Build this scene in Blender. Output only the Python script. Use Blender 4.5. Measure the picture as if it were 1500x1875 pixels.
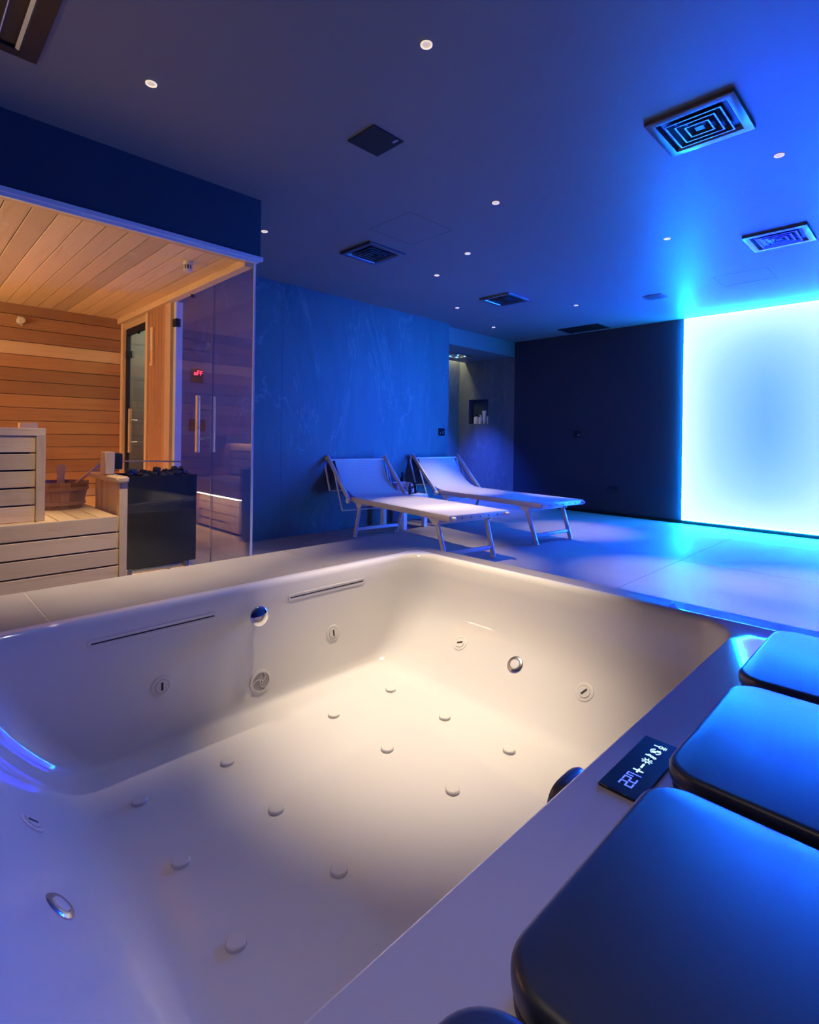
import bpy, bmesh, math, random
from mathutils import Vector, Matrix, Euler
random.seed(7)
for o in list(bpy.data.objects): bpy.data.objects.remove(o)
SC = bpy.context.scene
COL = SC.collection
R = math.radians
# ------------------------------------------------------------------ camera
ZC = 1.0384
cd = bpy.data.cameras.new('camera'); cam = bpy.data.objects.new('camera', cd); COL.objects.link(cam)
YAW, ROLL = 0.7895, 0.0140
cam.matrix_world = Matrix.Translation((0, 0, ZC)) @ Matrix.Rotation(YAW - math.pi/2, 4, 'Z') @ Matrix.Rotation(math.pi/2, 4, 'X') @ Matrix.Rotation(ROLL, 4, 'Z')
cd.sensor_width = 36; cd.sensor_fit = 'AUTO'
cd.lens = 967.157/1875*36
cd.shift_y = -(937.5 - 801.64)/1875
cd.clip_start = 0.02
SC.camera = cam
# ------------------------------------------------------------------ world, view
w = bpy.data.worlds.new('world'); SC.world = w; w.use_nodes = True
w.node_tree.nodes['Background'].inputs[0].default_value = (0.02, 0.03, 0.06, 1)
w.node_tree.nodes['Background'].inputs[1].default_value = 0.05
SC.view_settings.view_transform = 'Standard'; SC.view_settings.look = 'None'
SC.view_settings.exposure = 0.0; SC.view_settings.gamma = 1.0; SC.view_settings.use_curve_mapping = False
SC.cycles.use_denoising = True
SC.cycles.max_bounces = 10; SC.cycles.transparent_max_bounces = 16
SC.cycles.sample_clamp_indirect = 6.0
WARM = (1.0, 0.80, 0.58)
# main light levels
SPOT_W = 195.0
PANEL_K = 1.0
def area(name, loc, rot, sx, sy, power, col):
    l = bpy.data.lights.new(name, 'AREA'); l.shape = 'RECTANGLE'; l.size = sx; l.size_y = sy; l.energy = power; l.color = col
    o = bpy.data.objects.new(name, l); COL.objects.link(o); o.location = loc; o.rotation_euler = rot
    return o
LED = (1.0, 0.72, 0.42)
# sauna LED strips (under both bench fronts, behind the backrest, over the back wall) and hidden cove strips
area('led_light_lower_bench', (0.958, 4.66, 0.398), (0, R(-25), 0), 0.02, 2.4, 26, LED)
area('led_light_upper_bench', (0.578, 4.66, 0.984), (0, 0, 0), 0.02, 2.4, 6, LED)
area('led_light_backrest', (-0.93, 4.55, 1.55), (0, R(180+40), 0), 0.02, 2.6, 48, LED)
area('shower_slot_light', (6.2, 5.952, 2.50), (0, 0, 0), 1.9, 0.05, 9, (1.0, 0.93, 0.55))
area('steam_room_light', (2.35, 5.55, 2.33), (0, 0, 0), 0.7, 0.7, 22, (1.0, 0.93, 0.60))

# ------------------------------------------------------------------ materials
def mat(name, col, rough=0.5, metal=0.0, spec=0.5, coat=0.0, emit=None, es=0.0):
    m = bpy.data.materials.new(name); m.use_nodes = True
    b = m.node_tree.nodes['Principled BSDF']
    b.inputs['Base Color'].default_value = (*col, 1); b.inputs['Roughness'].default_value = rough
    b.inputs['Metallic'].default_value = metal; b.inputs['Specular IOR Level'].default_value = spec
    b.inputs['Coat Weight'].default_value = coat; b.inputs['Coat Roughness'].default_value = 0.05
    if emit: b.inputs['Emission Color'].default_value = (*emit, 1); b.inputs['Emission Strength'].default_value = es
    return m
def N(m, t, **kw):
    n = m.node_tree.nodes.new(t)
    for k, v in kw.items():
        if k in n.inputs: n.inputs[k].default_value = v
        else: setattr(n, k, v)
    return n
def L(m, a, b): m.node_tree.links.new(a, b)
def bsdf(m): return m.node_tree.nodes['Principled BSDF']
def ramp(m, fac, stops):
    r = N(m, 'ShaderNodeValToRGB'); e = r.color_ramp.elements
    e[0].position, e[0].color = stops[0][0], (*stops[0][1], 1)
    e[1].position, e[1].color = stops[-1][0], (*stops[-1][1], 1)
    for p, c in stops[1:-1]:
        x = e.new(p); x.color = (*c, 1)
    L(m, fac, r.inputs[0]); return r
def bump(m, h, strength, dist):
    b = N(m, 'ShaderNodeBump', Strength=strength, Distance=dist); L(m, h, b.inputs['Height']); L(m, b.outputs[0], bsdf(m).inputs['Normal'])
def speckle(name, c0, c1, rough, scale=30, spec=0.5, bmp=0.0, rough2=None):
    m = mat(name, c0, rough, spec=spec)
    tc = N(m, 'ShaderNodeTexCoord'); n = N(m, 'ShaderNodeTexNoise', Scale=scale, Detail=6.0, Roughness=0.65)
    L(m, tc.outputs['Object'], n.inputs['Vector'])
    n2 = N(m, 'ShaderNodeTexNoise', Scale=scale*0.08, Detail=4.0); L(m, tc.outputs['Object'], n2.inputs['Vector'])
    a = N(m, 'ShaderNodeMath', operation='ADD'); L(m, n.outputs['Fac'], a.inputs[0]); L(m, n2.outputs['Fac'], a.inputs[1])
    h = N(m, 'ShaderNodeMath', operation='MULTIPLY'); h.inputs[1].default_value = 0.5; L(m, a.outputs[0], h.inputs[0])
    r = ramp(m, h.outputs[0], [(0.35, c0), (0.65, c1)]); L(m, r.outputs[0], bsdf(m).inputs['Base Color'])
    if rough2 is not None:
        mr = N(m, 'ShaderNodeMapRange'); mr.inputs[1].default_value = .35; mr.inputs[2].default_value = .65
        mr.inputs[3].default_value = rough; mr.inputs[4].default_value = rough2
        L(m, h.outputs[0], mr.inputs[0]); L(m, mr.outputs[0], bsdf(m).inputs['Roughness'])
    if bmp: bump(m, n.outputs['Fac'], bmp, 0.004)
    return m
def wood(name, ca, cb, cc, rough=0.5, gs=1.0):
    """boards run along local X; every board gets its own tone and grain offset"""
    m = mat(name, ca, rough, spec=0.35)
    tc = N(m, 'ShaderNodeTexCoord'); oi = N(m, 'ShaderNodeObjectInfo')
    add = N(m, 'ShaderNodeVectorMath', operation='ADD')
    mul = N(m, 'ShaderNodeVectorMath', operation='SCALE'); mul.inputs['Scale'].default_value = 37.0
    cmb = N(m, 'ShaderNodeCombineXYZ')
    for i in range(3): L(m, oi.outputs['Random'], cmb.inputs[i])
    L(m, cmb.outputs[0], mul.inputs[0]); L(m, tc.outputs['Object'], add.inputs[0]); L(m, mul.outputs[0], add.inputs[1])
    mp = N(m, 'ShaderNodeMapping'); mp.inputs['Scale'].default_value = (1.2*gs, 22*gs, 22*gs); L(m, add.outputs[0], mp.inputs[0])
    n = N(m, 'ShaderNodeTexNoise', Scale=1.0, Detail=5.0, Roughness=0.6, Distortion=1.2); L(m, mp.outputs[0], n.inputs['Vector'])
    mp2 = N(m, 'ShaderNodeMapping'); mp2.inputs['Scale'].default_value = (4*gs, 160*gs, 160*gs); L(m, add.outputs[0], mp2.inputs[0])
    n2 = N(m, 'ShaderNodeTexNoise', Scale=1.0, Detail=3.0); L(m, mp2.outputs[0], n2.inputs['Vector'])
    f = N(m, 'ShaderNodeMath', operation='MULTIPLY_ADD'); f.inputs[1].default_value = 0.3; L(m, n2.outputs['Fac'], f.inputs[0]); L(m, n.outputs['Fac'], f.inputs[2])
    r = ramp(m, f.outputs[0], [(0.40, ca), (0.65, cb), (0.95, cc)])
    hs = N(m, 'ShaderNodeHueSaturation')
    mr = N(m, 'ShaderNodeMapRange'); mr.inputs[3].default_value = 0.78; mr.inputs[4].default_value = 1.22
    L(m, oi.outputs['Random'], mr.inputs[0]); L(m, mr.outputs[0], hs.inputs['Value']); L(m, r.outputs[0], hs.inputs['Color'])
    L(m, hs.outputs[0], bsdf(m).inputs['Base Color'])
    bump(m, f.outputs[0], 0.12, 0.002)
    return m
def stone(name, c0, c1, vein, rough=0.5):
    m = mat(name, c0, rough)
    tc = N(m, 'ShaderNodeTexCoord'); mp = N(m, 'ShaderNodeMapping'); mp.inputs['Scale'].default_value = (1.0, 1.0, 0.30); mp.inputs['Rotation'].default_value = (0, R(8), 0)
    L(m, tc.outputs['Object'], mp.inputs[0])
    n = N(m, 'ShaderNodeTexNoise', Scale=1.9, Detail=8.0, Roughness=0.6, Distortion=1.6); L(m, mp.outputs[0], n.inputs['Vector'])
    n3 = N(m, 'ShaderNodeTexNoise', Scale=9.0, Detail=8.0, Roughness=0.7); L(m, mp.outputs[0], n3.inputs['Vector'])
    r = ramp(m, n.outputs['Fac'], [(0.3, c0), (0.7, c1)])
    # thin pale veins where a second noise crosses its mid level
    n2 = N(m, 'ShaderNodeTexNoise', Scale=1.3, Detail=7.0, Roughness=0.6, Distortion=1.3); L(m, mp.outputs[0], n2.inputs['Vector'])
    s = N(m, 'ShaderNodeMath', operation='SUBTRACT'); s.inputs[1].default_value = 0.5; L(m, n2.outputs['Fac'], s.inputs[0])
    ab = N(m, 'ShaderNodeMath', operation='ABSOLUTE'); L(m, s.outputs[0], ab.inputs[0])
    v = ramp(m, ab.outputs[0], [(0.0, (0.9, 0.9, 0.9)), (0.009, (0, 0, 0))])
    mul = N(m, 'ShaderNodeMath', operation='MULTIPLY'); L(m, v.outputs[0], mul.inputs[0]); L(m, n3.outputs['Fac'], mul.inputs[1])
    mx = N(m, 'ShaderNodeMix', data_type='RGBA'); L(m, mul.outputs[0], mx.inputs[0]); L(m, r.outputs[0], mx.inputs[6]); mx.inputs[7].default_value = (*vein, 1)
    L(m, mx.outputs[2], bsdf(m).inputs['Base Color']); bump(m, n3.outputs['Fac'], 0.15, 0.004)
    return m
def glass(name, tint=(0.94, 0.97, 0.98), gain=1.0):
    m = bpy.data.materials.new(name); m.use_nodes = True; nt = m.node_tree
    for n in list(nt.nodes):
        if n.type == 'BSDF_PRINCIPLED': nt.nodes.remove(n)
    out = [n for n in nt.nodes if n.type == 'OUTPUT_MATERIAL'][0]
    ge = N(m, 'ShaderNodeNewGeometry'); mr = N(m, 'ShaderNodeMapRange'); mr.inputs[3].default_value = 1.5; mr.inputs[4].default_value = 1/1.5
    L(m, ge.outputs['Backfacing'], mr.inputs[0])
    fr = N(m, 'ShaderNodeFresnel'); L(m, mr.outputs[0], fr.inputs['IOR'])
    t = N(m, 'ShaderNodeBsdfTransparent'); t.inputs[0].default_value = (*tint, 1)
    g = N(m, 'ShaderNodeBsdfGlossy'); g.inputs['Roughness'].default_value = 0.0
    mx = N(m, 'ShaderNodeMixShader'); L(m, fr.outputs[0], mx.inputs[0]); L(m, t.outputs[0], mx.inputs[1]); L(m, g.outputs[0], mx.inputs[2])
    L(m, mx.outputs[0], out.inputs[0]); return m

M = {}
M['ceiling'] = mat('ceiling_paint', (0.135, 0.135, 0.132), 0.5, spec=0.3)
M['wall'] = mat('wall_paint', (0.022, 0.033, 0.056), 0.6, spec=0.3)
M['stone'] = stone('slate_stone', (0.034, 0.043, 0.055), (0.056, 0.069, 0.085), (0.13, 0.15, 0.17), 0.5)
M['stone2'] = stone('alcove_stone', (0.11, 0.125, 0.13), (0.18, 0.20, 0.20), (0.28, 0.30, 0.29), 0.5)
M['tile'] = speckle('floor_tile', (0.245, 0.222, 0.19), (0.30, 0.275, 0.24), 0.45, 60, 0.3, 0.08, 0.58)
M['grout'] = mat('grout', (0.12, 0.115, 0.11), 0.8)
M['acrylic'] = mat('tub_acrylic', (0.66, 0.645, 0.625), 0.07, spec=0.5, coat=0.3)
M['acrylic_part'] = mat('acrylic_fitting', (0.66, 0.64, 0.61), 0.22)
M['grout_light'] = mat('grout_light', (0.42, 0.385, 0.34), 0.7)
M['vent_black'] = mat('vent_black', (0.012, 0.012, 0.013), 0.35, spec=0.3)
M['dark'] = mat('dark_slot', (0.01, 0.01, 0.012), 0.5)
M['chrome'] = mat('chrome', (0.85, 0.85, 0.86), 0.04, 1.0)
M['steel'] = mat('brushed_steel', (0.62, 0.62, 0.62), 0.25, 1.0)
M['lens'] = mat('lamp_lens', (0.6, 0.6, 0.62), 0.15)
M['mesh_grey'] = mat('suction_mesh', (0.36, 0.33, 0.32), 0.5)
M['cushion'] = speckle('cushion_fabric', (0.026, 0.033, 0.055), (0.032, 0.040, 0.066), 0.42, 200, 0.8, 0.03)
bsdf(M['cushion']).inputs['Coat Weight'].default_value = 0.5; bsdf(M['cushion']).inputs['Coat Roughness'].default_value = 0.3
M['cushion_base'] = mat('cushion_base', (0.012, 0.012, 0.014), 0.55)
M['black_gloss'] = mat('black_gloss', (0.012, 0.012, 0.014), 0.10, spec=0.6)
M['heater'] = mat('heater_enamel', (0.016, 0.016, 0.018), 0.16, spec=0.5)
M['black'] = mat('black_matte', (0.010, 0.010, 0.011), 0.55, spec=0.2)
M['vent'] = mat('vent_metal', (0.16, 0.16, 0.17), 0.32, 0.8)
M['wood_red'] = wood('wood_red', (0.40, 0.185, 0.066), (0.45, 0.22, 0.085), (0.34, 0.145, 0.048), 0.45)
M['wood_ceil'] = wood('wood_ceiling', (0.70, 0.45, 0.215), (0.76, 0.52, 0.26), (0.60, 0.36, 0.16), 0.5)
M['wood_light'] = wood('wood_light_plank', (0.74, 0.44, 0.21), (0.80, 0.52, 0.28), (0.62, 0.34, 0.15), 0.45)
M['wood_pale'] = wood('wood_pale', (0.60, 0.37, 0.19), (0.66, 0.43, 0.235), (0.51, 0.30, 0.145), 0.5, 1.4)
M['wood_bucket'] = wood('wood_bucket', (0.26, 0.115, 0.06), (0.30, 0.14, 0.075), (0.20, 0.08, 0.04), 0.45)
M['alu'] = mat('pale_aluminium', (0.62, 0.60, 0.57), 0.32, 0.0, 0.6)
M['lounger_metal'] = mat('lounger_aluminium', (0.58, 0.56, 0.53), 0.35, 0.15)
M['lounger_plastic'] = mat('lounger_cap', (0.70, 0.69, 0.66), 0.4)
M['white'] = mat('white_laminate', (0.72, 0.71, 0.69), 0.35)
M['bottle_dark'] = mat('amber_bottle', (0.02, 0.013, 0.01), 0.12)
M['bottle_white'] = mat('white_bottle', (0.78, 0.77, 0.76), 0.3)
M['label'] = mat('bottle_label', (0.55, 0.56, 0.60), 0.5)
M['plastic_beige'] = mat('beige_plastic', (0.70, 0.60, 0.44), 0.4)
M['orange'] = mat('thermometer_scale', (0.80, 0.36, 0.04), 0.4)
M['rock'] = speckle('lava_stone', (0.022, 0.020, 0.020), (0.055, 0.05, 0.048), 0.8, 40, 0.3, 0.6)
M['glass'] = glass('clear_glass')
M['led_warm'] = mat('led_strip', (0.8, 0.7, 0.5), 0.5, emit=(1, 0.74, 0.36), es=5.0)
M['lamp_glow'] = mat('downlight_reflector', (0.8, 0.7, 0.5), 0.3, emit=(1, 0.80, 0.52), es=0.4)
M['lamp_ring'] = mat('downlight_ring', (0.75, 0.68, 0.55), 0.3, emit=(1, 0.85, 0.62), es=0.75)
M['red_led'] = mat('red_display', (0.3, 0, 0), 0.4, emit=(1, 0.02, 0.06), es=9.0)
M['glyph'] = mat('glyph_light', (0.3, 0.6, 0.6), 0.4, emit=(0.65, 1.0, 1.0), es=1.1)
M['glyph_blue'] = mat('digit_light', (0.1, 0.1, 0.6), 0.4, emit=(0.10, 0.16, 1.0), es=1.6)
M['dot_blue'] = mat('indicator_light', (0.1, 0.2, 0.5), 0.4, emit=(0.15, 0.45, 1.0), es=1.0)
M['shower_led'] = mat('shower_led', (0.1, 0.2, 0.5), 0.4, emit=(0.10, 0.30, 1.0), es=6.0)
# lounger mesh fabric
m = mat('lounger_mesh', (0.62, 0.58, 0.52), 0.6, spec=0.3)
tc = N(m, 'ShaderNodeTexCoord')
wv = N(m, 'ShaderNodeTexWave', Scale=26.0); wv.bands_direction = 'Y'; L(m, tc.outputs['Object'], wv.inputs['Vector'])
wv2 = N(m, 'ShaderNodeTexWave', Scale=26.0); wv2.bands_direction = 'X'; L(m, tc.outputs['Object'], wv2.inputs['Vector'])
mxm = N(m, 'ShaderNodeMath', operation='MULTIPLY'); L(m, wv.outputs['Fac'], mxm.inputs[0]); L(m, wv2.outputs['Fac'], mxm.inputs[1])
rr = ramp(m, mxm.outputs[0], [(0.0, (0.64, 0.61, 0.56)), (0.9, (0.40, 0.37, 0.34))]); L(m, rr.outputs[0], bsdf(m).inputs['Base Color'])
M['mesh'] = m
# backlit panel: LED edge-lit sheet, whiter and stronger towards its edges
PY0, PY1, PZ0, PZ1 = 0.55, 2.315, 0.047, 2.592
m = bpy.data.materials.new('backlit_sheet'); m.use_nodes = True
b = bsdf(m); b.inputs['Base Color'].default_value = (0.5, 0.5, 0.5, 1); b.inputs['Roughness'].default_value = 0.4
tc = N(m, 'ShaderNodeTexCoord'); sp = N(m, 'ShaderNodeSeparateXYZ'); L(m, tc.outputs['Object'], sp.inputs[0])
def rel(outp, half):
    a = N(m, 'ShaderNodeMath', operation='ABSOLUTE'); L(m, outp, a.inputs[0])
    d = N(m, 'ShaderNodeMath', operation='DIVIDE'); L(m, a.outputs[0], d.inputs[0]); d.inputs[1].default_value = half; return d.outputs[0]
def op(kind, a, b_=None, v=None):
    n = N(m, 'ShaderNodeMath', operation=kind); L(m, a, n.inputs[0])
    if b_ is not None: L(m, b_, n.inputs[1])
    if v is not None: n.inputs[1].default_value = v
    return n.outputs[0]
ey = op('POWER', rel(sp.outputs['Y'], (PY1-PY0)/2), v=1.5); ez = op('POWER', rel(sp.outputs['Z'], (PZ1-PZ0)/2), v=2.2)
sub = N(m, 'ShaderNodeMath', operation='SUBTRACT'); sub.inputs[0].default_value = 1.0; L(m, ey, sub.inputs[1])
sub2 = N(m, 'ShaderNodeMath', operation='SUBTRACT'); sub2.inputs[0].default_value = 1.0; L(m, ez, sub2.inputs[1])
sub3 = N(m, 'ShaderNodeMath', operation='SUBTRACT'); sub3.inputs[0].default_value = 1.0; L(m, op('MULTIPLY', sub.outputs[0], sub2.outputs[0]), sub3.inputs[1])
rp = ramp(m, sub3.outputs[0], [(0.0, (0.0035, 0.0112, 0.95)), (0.5, (0.0088, 0.0180, 1.0)), (0.85, (0.0160, 0.0255, 1.0)), (1.0, (0.0220, 0.060, 1.0))])
# the LED edge itself: a band about 15 mm wide round the rim, plus the sheet's side faces
dy = N(m, 'ShaderNodeMath', operation='SUBTRACT'); dy.inputs[0].default_value = (PY1-PY0)/2; L(m, op('ABSOLUTE', sp.outputs['Y']), dy.inputs[1])
dz = N(m, 'ShaderNodeMath', operation='SUBTRACT'); dz.inputs[0].default_value = (PZ1-PZ0)/2; L(m, op('ABSOLUTE', sp.outputs['Z']), dz.inputs[1])
rim = op('LESS_THAN', op('MINIMUM', dy.outputs[0], dz.outputs[0]), v=0.016)
mxp = N(m, 'ShaderNodeMix', data_type='RGBA'); L(m, rim, mxp.inputs[0]); L(m, rp.outputs[0], mxp.inputs[6]); mxp.inputs[7].default_value = (0.05, 5.2, 17.0, 1)
L(m, mxp.outputs[2], b.inputs['Emission Color']); b.inputs['Emission Strength'].default_value = 40.0*PANEL_K
M['panel'] = m

# ------------------------------------------------------------------ mesh helpers
class MB:
    def __init__(s): s.bm = bmesh.new()
    def box(s, x0, x1, y0, y1, z0, z1, bev=0.0, seg=2, mtx=None):
        r = bmesh.ops.create_cube(s.bm, size=1.0); vs = r['verts']
        for v in vs: v.co = Vector(((x0+x1)/2 + v.co.x*(x1-x0), (y0+y1)/2 + v.co.y*(y1-y0), (z0+z1)/2 + v.co.z*(z1-z0)))
        if bev:
            es = list({e for v in vs for e in v.link_edges})
            rb = bmesh.ops.bevel(s.bm, geom=es, offset=bev, segments=seg, affect='EDGES', profile=0.5)
            vs = list({v for f in rb['faces'] for v in f.verts} | {v for v in vs if v.is_valid})
        if mtx is not None:
            for v in vs: v.co = mtx @ v.co
        return s
    def bar(s, a, b, w, h, up=(0, 0, 1), bev=0.0):
        """box beam from a to b, w across, h along up"""
        a, b = Vector(a), Vector(b); d = (b-a); ln = d.length; d.normalize()
        upv = Vector(up); sd = d.cross(upv)
        if sd.length < 1e-4: sd = d.cross(Vector((1, 0, 0)))
        sd.normalize(); upv = sd.cross(d)
        mt = Matrix(((d.x, sd.x, upv.x, a.x), (d.y, sd.y, upv.y, a.y), (d.z, sd.z, upv.z, a.z), (0, 0, 0, 1)))
        return s.box(0, ln, -w/2, w/2, -h/2, h/2, bev, 2, mt)
    def tube(s, pts, rad, n=10, cap=True):
        pts = [Vector(p) for p in pts]; rings = []
        prev = None
        for i, p in enumerate(pts):
            d = (pts[min(i+1, len(pts)-1)] - pts[max(i-1, 0)]).normalized()
            if prev is None:
                u = d.cross(Vector((0, 0, 1)))
                if u.length < 1e-3: u = d.cross(Vector((1, 0, 0)))
            else: u = prev - d*prev.dot(d)
            u.normalize(); prev = u; v = d.cross(u)
            rr = rad[i] if isinstance(rad, (list, tuple)) else rad
            rings.append([s.bm.verts.new(p + u*math.cos(2*math.pi*k/n)*rr + v*math.sin(2*math.pi*k/n)*rr) for k in range(n)])
        for a, b in zip(rings, rings[1:]):
            for k in range(n): s.bm.faces.new((a[k], a[(k+1) % n], b[(k+1) % n], b[k]))
        if cap:
            s.bm.faces.new(rings[0][::-1]); s.bm.faces.new(rings[-1])
        return s
    def lathe(s, prof, n=24, mtx=None):
        """profile of (radius, height) about local Z"""
        mtx = mtx or Matrix.Identity(4); rings = []
        for r, z in prof:
            if r < 1e-6: rings.append([s.bm.verts.new(mtx @ Vector((0, 0, z)))])
            else: rings.append([s.bm.verts.new(mtx @ Vector((r*math.cos(2*math.pi*k/n), r*math.sin(2*math.pi*k/n), z))) for k in range(n)])
        for a, b in zip(rings, rings[1:]):
            for k in range(n):
                A = a if len(a) > 1 else None; B = b if len(b) > 1 else None
                if A and B: s.bm.faces.new((a[k], a[(k+1) % n], b[(k+1) % n], b[k]))
                elif A: s.bm.faces.new((a[k], a[(k+1) % n], b[0]))
                elif B: s.bm.faces.new((a[0], b[(k+1) % n], b[k]))
        return s
    def rings(s, rgs, close_last=False, close_first=False):
        vr = [[s.bm.verts.new(p) for p in r] for r in rgs]
        n = len(vr[0])
        for a, b in zip(vr, vr[1:]):
            for k in range(n): s.bm.faces.new((a[k], a[(k+1) % n], b[(k+1) % n], b[k]))
        if close_last: s.bm.faces.new(vr[-1])
        if close_first: s.bm.faces.new(vr[0][::-1])
        return s
    def prism(s, poly, z0, z1, mtx=None):
        mtx = mtx or Matrix.Identity(4)
        a = [s.bm.verts.new(mtx @ Vector((x, y, z0))) for x, y in poly]; b = [s.bm.verts.new(mtx @ Vector((x, y, z1))) for x, y in poly]
        n = len(poly)
        for k in range(n): s.bm.faces.new((a[k], a[(k+1) % n], b[(k+1) % n], b[k]))
        s.bm.faces.new(a[::-1]); s.bm.faces.new(b); return s
    def mesh(s, name, material, smooth=True):
        bmesh.ops.recalc_face_normals(s.bm, faces=s.bm.faces)
        me = bpy.data.meshes.new(name); s.bm.to_mesh(me); s.bm.free()
        me.materials.append(M[material] if isinstance(material, str) else material)
        if smooth:
            for p in me.polygons: p.use_smooth = True
            me.set_sharp_from_angle(angle=R(38))
        return me
    def build(s, name, material, parent=None, loc=(0, 0, 0), smooth=True):
        return link(name, s.mesh(name, material, smooth), parent, loc)
def link(name, me, parent=None, loc=(0, 0, 0), rot=None):
    o = bpy.data.objects.new(name, me); COL.objects.link(o); o.location = loc
    if rot: o.rotation_euler = rot
    if parent is not None: o.parent = parent
    return o
def thing(name, loc, label, cat, group=None, rot=(0, 0, 0)):
    o = bpy.data.objects.new(name, None); COL.objects.link(o); o.location = loc; o.rotation_euler = rot
    o.empty_display_size = 0.1
    return tag(o, label, cat, group)
def tag(o, label, cat, group=None):
    o['label'] = label; o['category'] = cat
    if group: o['group'] = group
    return o
def struct(o, label=None):
    o['kind'] = 'structure'
    if label: o['label'] = label
    return o
def copy_tree(o, parent=None):
    c = o.copy(); COL.objects.link(c)
    if parent is not None: c.parent = parent
    for ch in list(o.children): copy_tree(ch, c)
    return c
def rrect(x0, x1, y0, y1, r, z, n=8):
    pts = []
    for cx, cy, a0 in ((x1-r, y1-r, 0), (x0+r, y1-r, 90), (x0+r, y0+r, 180), (x1-r, y0+r, 270)):
        for k in range(n+1):
            a = R(a0 + 90*k/n); pts.append(Vector((cx + r*math.cos(a), cy + r*math.sin(a), z)))
    return pts
# frames: local Z becomes the surface normal
def frame(loc, nrm, up=(0, 0, 1)):
    n = Vector(nrm).normalized(); u = Vector(up); x = u.cross(n).normalized(); y = n.cross(x)
    return Matrix(((x.x, y.x, n.x, loc[0]), (x.y, y.y, n.y, loc[1]), (x.z, y.z, n.z, loc[2]), (0, 0, 0, 1)))

H = 2.6; XF = 7.189; YW = 4.739; HP = 0.467; YS = 3.20; XG = 1.72; YB = 5.91; ZSC = 2.20
# ================================================================== SETTING
# floor: bed plus separate tiles
fl = struct(MB().box(-2.6, 7.4, -2.6, 6.2, -0.12, -0.006).build('floor', 'grout', smooth=False), 'grey tiled floor of the spa room')
xs = [-2.6, -0.65, 0.75, 2.15, 3.55, 4.95, 6.35, XF]; ys = [-2.6, -1.9, -0.5, 0.9, 1.6, 2.3, 3.0, 3.7, 4.4, 5.1, 6.05]
ys = [-2.6, -1.2, 0.2, 1.6, 3.0, 4.4, 6.05]
g = 0.0016
for i in range(len(xs)-1):
    for j in range(len(ys)-1):
        if xs[i+1] <= 2.2 and ys[j+1] <= 1.7: continue
        x0, x1, y0, y1 = xs[i]+g, xs[i+1]-g, ys[j]+g, ys[j+1]-g
        cx, cy = (x0+x1)/2, (y0+y1)/2
        MB().box(x0-cx, x1-cx, y0-cy, y1-cy, -0.006, 0.0).build('tile', 'tile', fl, (cx, cy, 0), False)
# ceiling
ce = MB().box(-2.6, 7.4, -2.6, 4.9, H, H+0.12)
ce = struct(ce.build('ceiling', 'ceiling', smooth=False), 'dark grey painted ceiling')
def hatch(x0, x1, y0, y1):
    mb = MB(); t = 0.0025
    for a in ((x0, x1, y0, y0+t), (x0, x1, y1-t, y1), (x0, x0+t, y0, y1), (x1-t, x1, y0, y1)): mb.box(*a, H-0.0006, H+0.001)
    o = mb.build('access_hatch_joint', 'black', ce, smooth=False); return o
hatch(2.56, 3.005, 2.60, 3.04); hatch(5.55, 5.95, 1.112, 1.55)
# far wall (painted) and baseboard
struct(MB().box(XF, XF+0.15, -2.6, 4.862, 0, H).build('wall_far', 'wall', smooth=False), 'dark painted wall at the far end')
struct(MB().box(XF-0.012, XF, -2.6, 4.862, 0.001, 0.042, 0.002).build('baseboard_far', 'black', smooth=False), 'low dark baseboard along the far wall')
struct(MB().box(-2.6, 7.4, -2.75, -2.6, 0, H).build('wall_right', 'wall', smooth=False))
struct(MB().box(-2.75, -2.6, -2.6, 4.9, 0, H).build('wall_back', 'wall', smooth=False))
struct(MB().box(-2.6, -1.06, YS, YS+0.1, 0, H).build('wall_left', 'wall', smooth=False))
# stone wall with three large slabs
sw = struct(MB().box(XG+0.04, 5.43, YW+0.012, YW+0.10, 0, H).build('wall_stone', 'wall', smooth=False), 'veined slate wall behind the loungers')
for x0, x1 in ((XG+0.04, 2.86), (2.86, 4.105), (4.105, 5.438)):
    MB().box(x0+0.001, x1-0.001, YW, YW+0.012, 0.0, H).build('stone_slab', 'stone', sw, (0, 0, 0), False)
MB().box(5.428, 5.438, YW+0.012, YW+0.13, 0, H).build('stone_slab', 'stone', sw, (0, 0, 0), False)
# shower alcove
AL = struct(MB().box(5.0, XF, 4.87, 5.89, 2.363, H).build('ceiling_alcove', 'ceiling', smooth=False), 'lowered ceiling over the shower alcove')
MB().box(5.0, XF, 5.89, 6.2, 2.56, H+0.1).build('light_slot_top', 'wall', AL, smooth=False)
aw = MB().box(XF, XF+0.15, 4.862, 5.38, 0, H).box(XF, XF+0.15, 5.795, 6.2, 0, H).box(XF, XF+0.15, 5.38, 5.795, 0, 1.295).box(XF, XF+0.15, 5.38, 5.795, 1.712, H)
struct(aw.build('wall_alcove', 'stone2', smooth=False), 'grey stone side wall of the shower alcove with a square niche')
struct(MB().box(XF+0.11, XF+0.16, 5.37, 5.80, 1.28, 1.72).build('wall_niche', 'stone', smooth=False), 'dark back of the niche in the alcove wall')
struct(MB().box(4.9, XF+0.15, 6.015, 6.2, 0, 2.57).build('wall_alcove_back', 'stone2', smooth=False), 'lit stone back wall of the shower alcove')
struct(MB().box(4.9, 5.0, 4.87, 6.2, 0, H).build('wall_alcove_left', 'stone', smooth=False))
o = MB().box(5.02, XF-0.01, 5.93, 5.97, 2.545, 2.556).build('led_strip', 'led_warm', AL, smooth=False)
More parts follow.
